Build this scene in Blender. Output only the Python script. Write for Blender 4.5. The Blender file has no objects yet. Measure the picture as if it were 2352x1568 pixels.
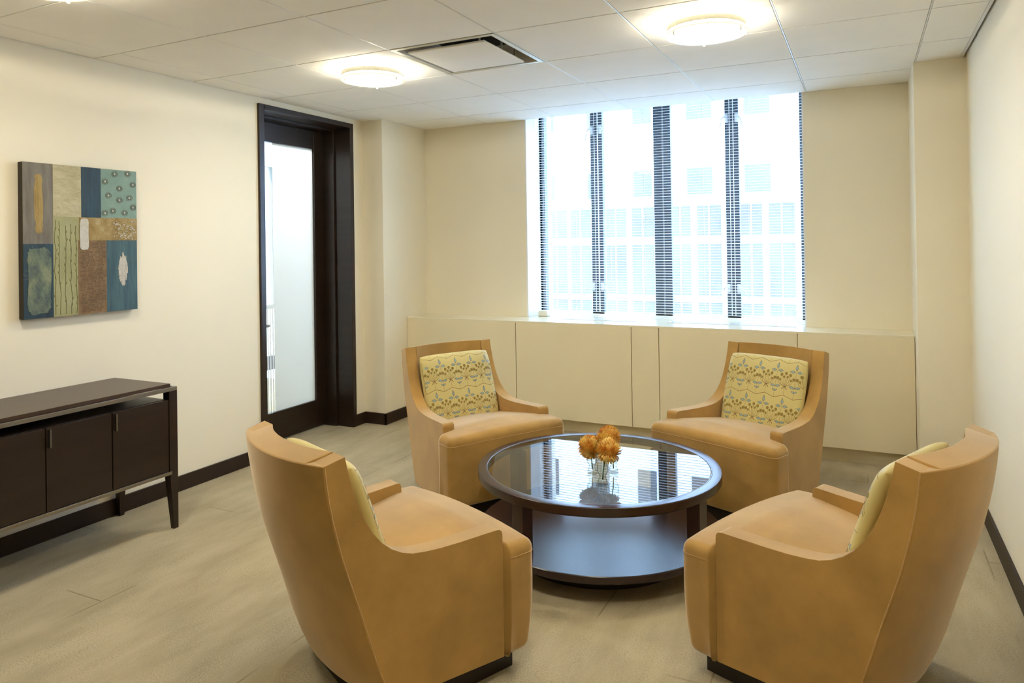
import bpy, bmesh, math, random
from math import sin, cos, pi, sqrt, radians, exp
from mathutils import Vector, Matrix

S = bpy.context.scene
COL = S.collection
random.seed(7)

# ------------------------------------------------------------------ camera, sky, sun, exposure
EYE = 1.405
cam = bpy.data.cameras.new('camera')
cam.sensor_width = 36.0
cam.lens = 36.0 * 1641.0655 / 2352.0
cam.shift_y = -(784 - 548.817) / 2352.0
cam.shift_x = -1.455 / 2352.0
cam.clip_start = 0.05
camo = bpy.data.objects.new('camera', cam)
COL.objects.link(camo)
yaw, pitch, roll = 0.456651637, 0.00686169747, -0.0147490134
fw = Vector((-sin(yaw) * cos(pitch), cos(yaw) * cos(pitch), sin(pitch)))
rt = Vector((cos(yaw), sin(yaw), 0.0))
up = rt.cross(fw)
r2 = rt * cos(roll) + up * sin(roll)
u2 = -rt * sin(roll) + up * cos(roll)
M = Matrix.Identity(4)
for i in range(3):
    M[i][0] = r2[i]; M[i][1] = u2[i]; M[i][2] = -fw[i]
M[0][3], M[1][3], M[2][3] = 0.0, 0.0, EYE
camo.matrix_world = M
S.camera = camo

w = bpy.data.worlds.new('sky')
S.world = w
w.use_nodes = True
bg = w.node_tree.nodes['Background']
bg.inputs['Color'].default_value = (0.47, 0.70, 1.0, 1)
bg.inputs['Strength'].default_value = 7.8

sun = bpy.data.lights.new('sun', 'SUN')
sun.energy = 4.0
sun.angle = radians(1.0)
sun.color = (1.0, 0.99, 0.97)
suno = bpy.data.objects.new('sun', sun)
suno.rotation_euler = Vector((0.25, 1.0, -0.9)).to_track_quat('-Z', 'Y').to_euler()
suno.location = (0, -4, 9)
COL.objects.link(suno)

S.view_settings.view_transform = 'Standard'
S.view_settings.look = 'None'
S.view_settings.gamma = 1.0
S.view_settings.use_curve_mapping = False
S.view_settings.exposure = 0.84
S.cycles.use_denoising = True
S.cycles.max_bounces = 8
S.cycles.diffuse_bounces = 5
S.cycles.glossy_bounces = 4
S.cycles.transmission_bounces = 8
S.cycles.transparent_max_bounces = 16
S.cycles.sample_clamp_indirect = 6.0
S.cycles.caustics_reflective = False
S.cycles.caustics_refractive = False
S.cycles.blur_glossy = 0.5

BULB = 8.0
LAMP = 31.0        # emission of the ceiling light discs

# ------------------------------------------------------------------ materials
def srgb(r, g, b):
    def f(c):
        c /= 255.0
        return c / 12.92 if c <= 0.04045 else ((c + 0.055) / 1.055) ** 2.4
    return (f(r), f(g), f(b), 1.0)

class NT:
    def __init__(s, name):
        s.m = bpy.data.materials.new(name); s.m.use_nodes = True
        s.t = s.m.node_tree; s.n = s.t.nodes; s.l = s.t.links
        s.b = s.n['Principled BSDF']; s.o = s.n['Material Output']
    def node(s, typ, **kw):
        nd = s.n.new(typ)
        for k, v in kw.items():
            if k.startswith('i_'):
                nd.inputs[k[2:].replace('_', ' ')].default_value = v
            else:
                setattr(nd, k, v)
        return nd
    def link(s, a, b): s.l.new(a, b)
    def coord(s, scale=(1, 1, 1), rot=(0, 0, 0), out='Object'):
        c = s.node('ShaderNodeTexCoord'); mp = s.node('ShaderNodeMapping')
        mp.inputs['Scale'].default_value = scale; mp.inputs['Rotation'].default_value = rot
        s.link(c.outputs[out], mp.inputs['Vector']); return mp.outputs['Vector']
    def noise(s, vec, scale, detail=3, rough=0.5):
        nd = s.node('ShaderNodeTexNoise'); nd.inputs['Scale'].default_value = scale
        nd.inputs['Detail'].default_value = detail; nd.inputs['Roughness'].default_value = rough
        s.link(vec, nd.inputs['Vector']); return nd.outputs['Fac']
    def ramp(s, fac, stops):
        nd = s.node('ShaderNodeValToRGB'); e = nd.color_ramp.elements
        while len(e) < len(stops): e.new(0.5)
        for k, (p_, c_) in enumerate(stops):
            e[k].position = p_; e[k].color = c_
        s.link(fac, nd.inputs['Fac']); return nd.outputs['Color']
    def bump(s, h, strength=0.2, dist=0.01):
        nd = s.node('ShaderNodeBump'); nd.inputs['Strength'].default_value = strength
        nd.inputs['Distance'].default_value = dist
        s.link(h, nd.inputs['Height']); s.link(nd.outputs['Normal'], s.b.inputs['Normal'])
    def set(s, **kw):
        names = dict(color='Base Color', rough='Roughness', metal='Metallic', ior='IOR', spec='Specular IOR Level',
                     sheen='Sheen Weight', sheenr='Sheen Roughness', sheent='Sheen Tint', trans='Transmission Weight',
                     coat='Coat Weight', coatr='Coat Roughness', emis='Emission Strength', emisc='Emission Color', alpha='Alpha')
        for k, v in kw.items(): s.b.inputs[names[k]].default_value = v
        return s

def mul(c, f): return (c[0] * f, c[1] * f, c[2] * f, 1)

def mat_varied(name, c, rough=0.6, amt=0.06, scale=6, bump=0.0, bscale=200, scalev=(1, 1, 1), **kw):
    t = NT(name); v = t.coord(scalev)
    f = t.noise(v, scale)
    t.link(t.ramp(f, [(0.3, mul(c, 1 - amt)), (0.7, mul(c, 1 + amt))]), t.b.inputs['Base Color'])
    t.set(rough=rough, **kw)
    if bump: t.bump(t.noise(v, bscale, 2), bump, 0.002)
    return t.m

MATS = {}
MATS['wall'] = mat_varied('cream_wall_paint', srgb(240, 232, 209), 0.7, 0.012, 2, 0.08, 260, spec=0.3)
MATS['ceil'] = mat_varied('ceiling_tile', srgb(246, 243, 234), 0.9, 0.015, 5, 0.15, 500, spec=0.2)
MATS['grid'] = mat_varied('ceiling_grid_metal', srgb(228, 228, 224), 0.35, 0.02, 5)
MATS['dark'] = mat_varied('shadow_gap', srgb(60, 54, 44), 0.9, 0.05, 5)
MATS['wood'] = mat_varied('espresso_wood', srgb(38, 26, 18), 0.34, 0.22, 3, 0.0, 200, (1, 1, 9), spec=0.45)
MATS['woodtop'] = mat_varied('espresso_wood_top', srgb(62, 44, 34), 0.33, 0.15, 3, 0.0, 200, (9, 1, 1), spec=0.5)
MATS['base'] = mat_varied('dark_baseboard', srgb(46, 33, 24), 0.5, 0.08, 3, spec=0.3)
MATS['shelf'] = mat_varied('satin_table_wood', srgb(46, 30, 28), 0.27, 0.12, 4, 0, 200, (1, 8, 1), spec=0.5)
MATS['rim'] = mat_varied('table_rim_wood', srgb(50, 32, 26), 0.25, 0.12, 4, spec=0.6)
MATS['cab'] = mat_varied('cabinet_laminate', srgb(235, 224, 192), 0.38, 0.012, 2, spec=0.4)
MATS['ledge'] = mat_varied('ledge_laminate', srgb(236, 228, 200), 0.22, 0.01, 2, spec=0.5)
MATS['reveal'] = mat_varied('white_reveal', srgb(238, 238, 234), 0.5, 0.01, 2)
MATS['silver'] = mat_varied('brushed_metal', srgb(150, 145, 135), 0.35, 0.05, 40, 0, 200, (1, 1, 20), metal=1.0)
MATS['ring'] = mat_varied('satin_nickel', srgb(205, 203, 188), 0.42, 0.03, 20, metal=0.7)
MATS['mullion'] = mat_varied('dark_window_frame', srgb(70, 80, 92), 0.45, 0.05, 8)
def slat_mat():
    t = NT('blind_slat'); a = t.node('ShaderNodeBsdfTranslucent'); a.inputs['Color'].default_value = (0.97, 0.97, 0.97, 1)
    d = t.node('ShaderNodeBsdfDiffuse'); d.inputs['Color'].default_value = (0.92, 0.94, 0.95, 1)
    mx = t.node('ShaderNodeMixShader'); mx.inputs[0].default_value = 0.2
    t.link(a.outputs[0], mx.inputs[1]); t.link(d.outputs[0], mx.inputs[2]); t.link(mx.outputs[0], t.o.inputs['Surface']); return t.m
MATS['slat'] = slat_mat()
MATS['cord'] = mat_varied('blind_cord', srgb(244, 246, 248), 0.7, 0.02, 60)
MATS['latch'] = mat_varied('latch_metal', srgb(215, 216, 220), 0.35, 0.03, 30)
MATS['plastic'] = mat_varied('white_plastic', srgb(238, 236, 222), 0.45, 0.01, 20)
MATS['plinth'] = mat_varied('chair_plinth', srgb(30, 22, 18), 0.5, 0.1, 10)
MATS['stem'] = mat_varied('flower_stem', srgb(88, 120, 50), 0.5, 0.15, 60)
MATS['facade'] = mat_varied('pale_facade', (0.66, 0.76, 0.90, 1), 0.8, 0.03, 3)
MATS['facglass'] = mat_varied('facade_window', (0.068, 0.068, 0.072, 1), 0.3, 0.2, 1.2)
MATS['corr'] = mat_varied('corridor_wall', (0.80, 0.76, 0.66, 1), 0.7, 0.01, 3)
MATS['grey'] = mat_varied('grey_metal', srgb(150, 158, 162), 0.4, 0.03, 10)
MATS['duct'] = mat_varied('vent_housing', srgb(196, 192, 178), 0.5, 0.04, 8)
MATS['slot'] = mat_varied('dark_vent_slot', srgb(30, 30, 26), 0.8, 0.05, 8)
MATS['edge'] = mat_varied('canvas_edge', srgb(52, 44, 34), 0.7, 0.1, 20)

def velvet():
    t = NT('gold_velvet'); v = t.coord((1, 1, 1))
    f = t.noise(v, 6, 4, 0.6); g = t.noise(v, 2.2, 3, 0.6)
    mx = t.node('ShaderNodeMath', operation='ADD'); t.link(f, mx.inputs[0]); t.link(g, mx.inputs[1])
    h = t.node('ShaderNodeMath', operation='MULTIPLY'); h.inputs[1].default_value = 0.5; t.link(mx.outputs[0], h.inputs[0])
    c = srgb(175, 137, 76)
    t.link(t.ramp(h.outputs[0], [(0.38, mul(c, 0.82)), (0.62, mul(c, 1.14))]), t.b.inputs['Base Color'])
    t.set(rough=0.85, spec=0.12, sheen=1.0, sheenr=0.42, sheent=srgb(255, 240, 215))
    t.bump(t.noise(v, 420, 3, 0.7), 0.3, 0.0015)
    return t.m
MATS['velvet'] = velvet()
def velvet_seam():
    t = NT('gold_velvet_seam_highlight'); v = t.coord()
    c = srgb(196, 156, 98)  # piping colour lightened to paint in the velvet's highlights along its seams
    t.link(t.ramp(t.noise(v, 90, 2), [(0.3, mul(c, 0.85)), (0.7, c)]), t.b.inputs['Base Color'])
    t.set(rough=0.8, spec=0.15, sheen=0.6)
    return t.m
MATS['seam'] = velvet_seam()

def carpet():
    t = NT('beige_carpet')
    vs = t.coord((5.0, 1.5, 1)); vf = t.coord((1, 1, 1)); vm = t.coord((4, 1.3, 1))
    streak = t.noise(vs, 1.3, 4, 0.6)
    patch = t.noise(vm, 1.6, 3, 0.6)
    fine = t.noise(vf, 190, 2, 0.7)
    a = srgb(166, 153, 122); b = srgb(182, 169, 138)
    base = t.ramp(streak, [(0.36, a), (0.64, b)])
    pm = t.node('ShaderNodeMath', operation='SMOOTH_MIN'); 
    pr = t.ramp(patch, [(0.42, (0.25, 0.25, 0.25, 1)), (0.62, (1, 1, 1, 1))])
    fr = t.ramp(fine, [(0.32, (0.72, 0.72, 0.72, 1)), (0.68, (1.24, 1.24, 1.24, 1))])
    m1 = t.node('ShaderNodeMix', data_type='RGBA', blend_type='MIX')
    t.link(pr, m1.inputs[0]); m1.inputs[6].default_value = (1, 1, 1, 1); t.link(fr, m1.inputs[7])
    m2 = t.node('ShaderNodeMix', data_type='RGBA', blend_type='MULTIPLY'); m2.inputs[0].default_value = 1
    t.link(base, m2.inputs[6]); t.link(m1.outputs[2], m2.inputs[7])
    # tile seams: dark cross joints, broken up by noise
    br = t.node('ShaderNodeTexBrick'); br.offset = 0.5
    br.inputs['Scale'].default_value = 1.0
    br.inputs['Mortar Size'].default_value = 0.0035; br.inputs['Brick Width'].default_value = 0.92; br.inputs['Row Height'].default_value = 0.46
    br.inputs['Mortar Smooth'].default_value = 0.2; br.inputs['Bias'].default_value = 0
    vb = t.coord((1, 1, 1), (0, 0, pi / 2)); t.link(vb, br.inputs['Vector'])
    br.inputs['Color1'].default_value = (1, 1, 1, 1); br.inputs['Color2'].default_value = (0.95, 0.95, 0.95, 1); br.inputs['Mortar'].default_value = (0.62, 0.6, 0.55, 1)
    sm = t.ramp(t.noise(vf, 2.3, 3), [(0.5, (0, 0, 0, 1)), (0.58, (1, 1, 1, 1))])
    m3 = t.node('ShaderNodeMix', data_type='RGBA', blend_type='MULTIPLY')
    t.link(sm, m3.inputs[0]); t.link(m2.outputs[2], m3.inputs[6]); t.link(br.outputs['Color'], m3.inputs[7])
    t.link(m3.outputs[2], t.b.inputs['Base Color'])
    t.set(rough=0.95, spec=0.1, sheen=0.15)
    t.bump(fine, 0.35, 0.004)
    return t.m
MATS['carpet'] = carpet()

def glass_thin(name, tint=(1, 1, 1, 1), ior=1.35):
    t = NT(name)
    tr = t.node('ShaderNodeBsdfTransparent'); tr.inputs['Color'].default_value = tint
    gl = t.node('ShaderNodeBsdfGlossy'); gl.inputs['Roughness'].default_value = 0.01
    fr = t.node('ShaderNodeFresnel'); fr.inputs['IOR'].default_value = ior
    ge = t.node('ShaderNodeNewGeometry'); iv = t.node('ShaderNodeMath', operation='SUBTRACT'); iv.inputs[0].default_value = 1.0
    t.link(ge.outputs['Backfacing'], iv.inputs[1]); mm = t.node('ShaderNodeMath', operation='MULTIPLY')
    t.link(fr.outputs[0], mm.inputs[0]); t.link(iv.outputs[0], mm.inputs[1])
    mx = t.node('ShaderNodeMixShader')
    t.link(mm.outputs[0], mx.inputs[0]); t.link(tr.outputs[0], mx.inputs[1]); t.link(gl.outputs[0], mx.inputs[2])
    t.link(mx.outputs[0], t.o.inputs['Surface']); return t.m
MATS['glass'] = glass_thin('clear_glass')
MATS['tint'] = glass_thin('tinted_glass', (0.5, 0.5, 0.5, 1))
MATS['tglass'] = glass_thin('table_glass', (0.93, 0.96, 0.94, 1), 1.85)

def frosted():
    t = NT('frosted_film')
    a = t.node('ShaderNodeBsdfTranslucent'); a.inputs['Color'].default_value = (0.76, 0.76, 0.75, 1)
    d = t.node('ShaderNodeBsdfDiffuse'); d.inputs['Color'].default_value = (0.62, 0.63, 0.62, 1)
    mx = t.node('ShaderNodeMixShader'); mx.inputs[0].default_value = 0.2
    t.link(a.outputs[0], mx.inputs[1]); t.link(d.outputs[0], mx.inputs[2]); t.link(mx.outputs[0], t.o.inputs['Surface'])
    return t.m
MATS['frost'] = frosted()

def emit(name, c, s):
    t = NT(name); e = t.node('ShaderNodeEmission'); e.inputs['Color'].default_value = c; e.inputs['Strength'].default_value = s
    t.link(e.outputs[0], t.o.inputs['Surface']); return t.m
MATS['lampdisc'] = emit('lit_lamp_glass', (1.0, 0.92, 0.77, 1), LAMP)
MATS['lamprim'] = mat_varied('lamp_glass_edge', srgb(240, 244, 225), 0.2, 0.02, 10, emisc=(1, 0.95, 0.75, 1), emis=0.35)

def vase_mat():
    m = glass_thin('vase_glass', (0.95, 0.97, 0.96, 1), 1.6)
    nt = m.node_tree; tr = [n for n in nt.nodes if n.type == 'BSDF_TRANSPARENT'][0]
    lw = nt.nodes.new('ShaderNodeLayerWeight'); lw.inputs['Blend'].default_value = 0.35
    cr = nt.nodes.new('ShaderNodeValToRGB'); cr.color_ramp.elements[0].position = 0.35; cr.color_ramp.elements[0].color = (0.95, 0.97, 0.96, 1)
    cr.color_ramp.elements[1].position = 0.95; cr.color_ramp.elements[1].color = (0.42, 0.46, 0.44, 1)
    nt.links.new(lw.outputs['Facing'], cr.inputs['Fac']); nt.links.new(cr.outputs['Color'], tr.inputs['Color']); return m
MATS['vase'] = vase_mat()

def petal():
    t = NT('petal'); v = t.coord()
    t.link(t.ramp(t.noise(v, 34, 3, 0.7), [(0.32, srgb(192, 100, 54)), (0.44, srgb(240, 180, 88)), (0.56, srgb(255, 228, 136))]), t.b.inputs['Base Color'])
    t.set(rough=0.5, spec=0.3); return t.m
MATS['petal'] = petal()

# ------------------------------------------------------------------ mesh helpers
def prop(o, label=None, cat=None, group=None, kind=None):
    if label: o['label'] = label
    if cat: o['category'] = cat
    if group: o['group'] = group
    if kind: o['kind'] = kind
    return o

def obj(name, bm, mats, parent=None, smooth=False, bevel=0, seg=2, wn=False):
    me = bpy.data.meshes.new(name)
    bmesh.ops.recalc_face_normals(bm, faces=bm.faces)
    bm.to_mesh(me); bm.free()
    if not isinstance(mats, (list, tuple)): mats = [mats]
    for m in mats: me.materials.append(MATS[m] if isinstance(m, str) else m)
    if smooth:
        for p in me.polygons: p.use_smooth = True
    o = bpy.data.objects.new(name, me); COL.objects.link(o)
    if parent: o.parent = parent
    if bevel:
        b = o.modifiers.new('bevel', 'BEVEL'); b.width = bevel; b.segments = seg
        b.limit_method = 'ANGLE'; b.angle_limit = radians(40)
        for p in me.polygons: p.use_smooth = True
        wn = True
    if wn:
        k = o.modifiers.new('wn', 'WEIGHTED_NORMAL'); k.keep_sharp = False; k.weight = 80
    return o

def thing(name, label, cat, loc=(0, 0, 0), rz=0, group=None, kind=None):
    o = bpy.data.objects.new(name, None); COL.objects.link(o)
    o.empty_display_size = 0.1
    o.location = loc; o.rotation_euler = (0, 0, rz)
    return prop(o, label, cat, group, kind)

def NB(): return bmesh.new()

def box(bm, x0, x1, y0, y1, z0, z1, mi=0):
    vs = [bm.verts.new((x, y, z)) for z in (z0, z1) for x, y in ((x0, y0), (x1, y0), (x1, y1), (x0, y1))]
    for f in ((0, 3, 2, 1), (4, 5, 6, 7), (0, 1, 5, 4), (1, 2, 6, 5), (2, 3, 7, 6), (3, 0, 4, 7)):
        bm.faces.new([vs[i] for i in f]).material_index = mi
    return vs

def prism(bm, pts, f0, f1, mi=0):
    a = [bm.verts.new(f0(p)) for p in pts]; b = [bm.verts.new(f1(p)) for p in pts]
    n = len(pts)
    bm.faces.new(a).material_index = mi; bm.faces.new(b[::-1]).material_index = mi
    for i in range(n):
        bm.faces.new((a[i], a[(i + 1) % n], b[(i + 1) % n], b[i])).material_index = mi

def lathe(bm, prof, n=48, c=(0, 0), mi=0, cap=True, closed=False):
    rings = []
    for r, z in prof:
        rings.append([bm.verts.new((c[0] + r * cos(2 * pi * k / n), c[1] + r * sin(2 * pi * k / n), z)) for k in range(n)])
    m = len(rings)
    for i in range(m if closed else m - 1):
        A, B = rings[i], rings[(i + 1) % m]
        for k in range(n):
            bm.faces.new((A[k], A[(k + 1) % n], B[(k + 1) % n], B[k])).material_index = mi
    if cap and not closed:
        bm.faces.new(rings[0]).material_index = mi; bm.faces.new(rings[-1]).material_index = mi

def tube(bm, pts, r, n=8, mi=0):
    pts = [Vector(p) for p in pts]; rings = []
    ref = Vector((0, 0, 1))
    for i, p in enumerate(pts):
        d = (pts[min(i + 1, len(pts) - 1)] - pts[max(i - 1, 0)]).normalized()
        if abs(d.dot(ref)) > 0.95: ref = Vector((1, 0, 0))
        a = d.cross(ref).normalized(); b = d.cross(a).normalized()
        ref = -b if False else ref
        rr = r[i] if isinstance(r, (list, tuple)) else r
        rings.append([bm.verts.new(p + rr * (cos(2 * pi * k / n) * a + sin(2 * pi * k / n) * b)) for k in range(n)])
    for A, B in zip(rings, rings[1:]):
        for k in range(n):
            bm.faces.new((A[k], A[(k + 1) % n], B[(k + 1) % n], B[k])).material_index = mi
    bm.faces.new(rings[0]).material_index = mi; bm.faces.new(rings[-1]).material_index = mi

def interp(tab, x):
    if x <= tab[0][0]: return tab[0][1]
    for (a, va), (b, vb) in zip(tab, tab[1:]):
        if x <= b: return va + (vb - va) * (x - a) / (b - a)
    return tab[-1][1]

def samples(lo, hi, r, k=4, m=8, extra=()):
    s = [lo + r * i / k for i in range(k)] + [lo + r + (hi - lo - 2 * r) * i / m for i in range(m + 1)] + [hi - r + r * (i + 1) / k for i in range(k)]
    return sorted(set(round(v, 6) for v in s + list(extra)))

def rbox(bm, lo, hi, r, warp=None, m=(8, 8, 8), extra=((), (), ()), mi=0):
    S_ = [samples(lo[i], hi[i], r, 4, m[i], extra[i]) for i in range(3)]
    cache = {}
    def vert(p):
        key = tuple(round(c, 6) for c in p)
        if key in cache: return cache[key]
        q = Vector([min(max(p[i], lo[i] + r), hi[i] - r) for i in range(3)])
        d = Vector(p) - q
        v = q + d.normalized() * r if d.length > 1e-9 else q
        if warp: v = Vector(warp(v.x, v.y, v.z))
        cache[key] = bm.verts.new(v); return cache[key]
    for ax in range(3):
        a, b = [i for i in range(3) if i != ax]
        for side in (lo[ax], hi[ax]):
            for i in range(len(S_[a]) - 1):
                for j in range(len(S_[b]) - 1):
                    q = []
                    for u, v in ((S_[a][i], S_[b][j]), (S_[a][i + 1], S_[b][j]), (S_[a][i + 1], S_[b][j + 1]), (S_[a][i], S_[b][j + 1])):
                        p = [0, 0, 0]; p[ax] = side; p[a] = u; p[b] = v; q.append(vert(p))
                    try: bm.faces.new(q).material_index = mi
                    except ValueError: pass

def dup(o, parent=None):
    c = o.copy(); COL.objects.link(c)
    if parent is not None: c.parent = parent
    for ch in [x for x in bpy.data.objects if x.parent == o]: dup(ch, c)
    return c

# ------------------------------------------------------------------ room shell
XL, XR, YB, YF, H = -3.59, 0.522, -1.6, 5.21, 2.402
WX0, WX1, WY = -2.44, -0.352, 5.47
DY0, DY1, DZ = 3.545, 4.43, 2.325           # clear door opening
def struct(name, bm, m, **k): return prop(obj(name, bm, m, **k), kind='structure')

b = NB(); box(b, -8.5, 3.0, -3.0, 5.75, -0.2, 0.0); struct('floor', b, 'carpet')
b = NB()
box(b, XL - 0.3, XL, YB - 0.2, 3.50, 0, H + 0.25); box(b, XL - 0.3, XL, 4.47, 5.75, 0, H + 0.25); box(b, XL - 0.3, XL, 3.50, 4.47, 2.362, H + 0.25)
box(b, XL, -3.395, 4.60, 5.21, 0, H + 0.05)           # column against the left wall
struct('wall_left', b, 'wall')
b = NB(); box(b, XR, XR + 0.25, YB - 0.2, 5.75, 0, H + 0.25)
box(b, 0.268, XR, 4.65, 5.21, 0, H + 0.05)             # column against the right wall
struct('wall_right', b, 'wall')
b = NB()
box(b, XL, WX0, YF, 5.75, 0, H + 0.25); box(b, WX1, XR, YF, 5.75, 0, H + 0.25); box(b, WX0, WX1, YF, 5.75, 0, 0.79)
box(b, WX0, WX1, 5.36, 5.75, H + 0.11, H + 0.25)
struct('wall_back', b, 'wall')
b = NB(); box(b, XL - 0.3, XR + 0.25, YB - 0.2, YB, 0, H + 0.25); struct('wall_front', b, 'wall')
b = NB(); box(b, WX0 - 0.001, WX0 + 0.012, YF + 0.002, WY + 0.1, 0.815, H + 0.11); box(b, WX1 - 0.012, WX1 + 0.001, YF + 0.002, WY + 0.1, 0.815, H + 0.11)
struct('trim_1', b, 'reveal')

# ceiling: tiles with reveals, hole at the air diffuser
T = 0.6096; GX, GY = -3.380, 2.379
xs = [XL + 0.004] + [GX + i * T for i in range(7)] + [XR - 0.022]
ys = [YB] + [GY + j * T for j in range(-6, 5)] + [YF]
ys = sorted(set(round(y, 5) for y in ys if YB - 1e-6 <= y <= YF + 1e-6))
VX0, VY0 = GX + 2 * T, GY + T
g = 0.0045
b = NB()
for i in range(len(xs) - 1):
    for j in range(len(ys) - 1):
        if abs(xs[i] - VX0) < 1e-3 and abs(ys[j] - VY0) < 1e-3: continue
        box(b, xs[i] + g, xs[i + 1] - g, ys[j] + g, ys[j + 1] - g, H, H + 0.02)
struct('ceiling', b, 'ceil', bevel=0.0012, seg=1)
b = NB()
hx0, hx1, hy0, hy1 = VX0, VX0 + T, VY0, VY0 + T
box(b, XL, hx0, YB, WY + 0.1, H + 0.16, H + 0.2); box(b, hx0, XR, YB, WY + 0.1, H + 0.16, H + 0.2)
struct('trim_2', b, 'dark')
b = NB()
for x in xs[1:-1]:
    box(b, x - 0.0028, x + 0.0028, YB, YF, H + 0.0005, H + 0.03)
for y in ys[1:-1]:
    box(b, XL, XR, y - 0.0022, y + 0.0022, H + 0.003, H + 0.03)
box(b, XR - 0.026, XR - 0.012, YB, YF, H - 0.001, H + 0.02)
struct('trim_3', b, 'grid')

# baseboards
def base(name, segs):
    bm = NB()
    for s in segs: box(bm, *s, 0, 0.088)
    struct(name, bm, 'base', bevel=0.002)
base('baseboard_left', [(XL, XL + 0.014, YB, 3.50), (XL, XL + 0.014, 4.47, 4.60), (XL, -3.381, 4.586, 4.60), (-3.395, -3.381, 4.586, 4.91)])
base('baseboard_right', [(XR - 0.014, XR, YB, 4.65), (0.254, XR, 4.636, 4.65), (0.254, 0.268, 4.636, 4.91)])
base('baseboard_front', [(XL, XR, YB, YB + 0.014)])

# ------------------------------------------------------------------ door
door = prop(bpy.data.objects.new('door_1', None), kind='structure'); COL.objects.link(door); door.location = (XL, 3.985, 0)
def dpart(name, bm, m, par=door, **k):
    bmesh.ops.translate(bm, verts=bm.verts, vec=(-XL, -3.985, 0))
    return obj(name, bm, m, par, **k)
b = NB()
box(b, XL - 0.27, XL + 0.018, 3.50, DY0, 0, 2.362); box(b, XL - 0.27, XL + 0.018, DY1, 4.47, 0, 2.362); box(b, XL - 0.27, XL + 0.018, DY0, DY1, DZ, 2.362)
dpart('door_frame', b, 'wood', bevel=0.003)
b = NB()
box(b, XL - 0.27, XL - 0.135, DY1 - 0.018, DY1, 0, DZ); box(b, XL - 0.27, XL - 0.135, DY0, DY0 + 0.018, 0, DZ); box(b, XL - 0.27, XL - 0.135, DY0 + 0.018, DY1 - 0.018, DZ - 0.018, DZ)
dpart('door_stop', b, 'wood', bevel=0.002)
LX0, LX1 = -3.875, -3.832
gy0, gy1, gz0, gz1 = 3.665, 4.312, 0.215, 2.165
b = NB()
box(b, LX0, LX1, DY0 + 0.018, gy0, 0.008, DZ - 0.018); box(b, LX0, LX1, gy1, DY1 - 0.018, 0.008, DZ - 0.018)
box(b, LX0, LX1, gy0, gy1, 0.008, gz0); box(b, LX0, LX1, gy0, gy1, gz1, DZ - 0.018)
leaf = dpart('door_leaf', b, 'wood', bevel=0.003)
b = NB(); box(b, -3.856, -3.852, gy0, gy1, gz0, gz1)
dpart('door_glass', b, 'glass')
b = NB()
box(b, -3.8515, -3.851, 3.893, gy1, gz0, gz1)
y = 3.67
while y < 3.89:
    box(b, -3.8515, -3.851, y, min(y + 0.0125, 3.893), gz0, 0.962); y += 0.0255
box(b, -3.8515, -3.851, gy0, 3.893, 0.962, 0.992)
prop(dpart('frosted_film', b, 'frost'), 'frosted glass film with vertical clear stripes')
b = NB()
tube(b, [(-3.832, 3.615, 0.852), (-3.785, 3.615, 0.852)], 0.010, 10)
rbox(b, (-3.795, 3.605, 0.842), (-3.777, 3.778, 0.862), 0.006, m=(1, 6, 1))
dpart('door_handle', b, 'silver', smooth=True)

# corridor behind the door
b = NB()
box(b, -6.3, -6.15, 0.5, 5.72, 0.7, 2.35); box(b, -6.3, -6.15, 6.30, 7.5, 0.7, 2.35); box(b, -6.3, -6.15, 0.5, 7.5, 0, 0.70); box(b, -6.3, -6.15, 0.5, 7.5, 2.35, 2.7); box(b, -6.3, -3.9, 7.4, 7.5, 0, 2.7); box(b, -6.3, -3.9, 0.4, 0.5, 0, 2.7); box(b, -6.3, -3.89, 0.5, 7.4, 2.6, 2.7)
struct('wall_corridor', b, 'corr')
b = NB(); box(b, -6.15, -6.135, 0.5, 7.4, 0, 0.16); struct('baseboard_corridor', b, 'base')
b = NB()
for yy in (5.86, 5.98): box(b, -6.22, -6.19, yy, yy + 0.022, 0.70, 2.12)
box(b, -6.22, -6.19, 5.882, 5.98, 2.10, 2.12)
struct('trim_4', b, 'grey')
b = NB(); box(b, -6.24, -6.235, 5.72, 6.30, 0.70, 2.35); struct('window_2', b, 'tint')  # grey tint added to this pane to dim daylight on the corridor floor
cl = bpy.data.lights.new('added_corridor_fill', 'AREA'); cl.shape = 'RECTANGLE'; cl.size = 0.6; cl.size_y = 2.4; cl.energy = 40; cl.color = (0.93, 0.97, 1.0)  # unseen fill light, added to brighten the top of the frosted film
clo = bpy.data.objects.new('added_corridor_fill', cl); clo.location = (-4.5, 4.3, 2.58); COL.objects.link(clo)
sp = bpy.data.lights.new('low_daylight', 'SPOT'); sp.energy = 2000; sp.spot_size = radians(18); sp.shadow_soft_size = 0.12; sp.color = (1.0, 0.97, 0.9)
spo = bpy.data.objects.new('low_daylight', sp); dv = Vector((1, -0.23, -0.23)); spo.location = Vector((-3.85, 3.9, 1.0)) - dv * 10; spo.rotation_euler = dv.to_track_quat('-Z', 'Y').to_euler(); COL.objects.link(spo)

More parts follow.
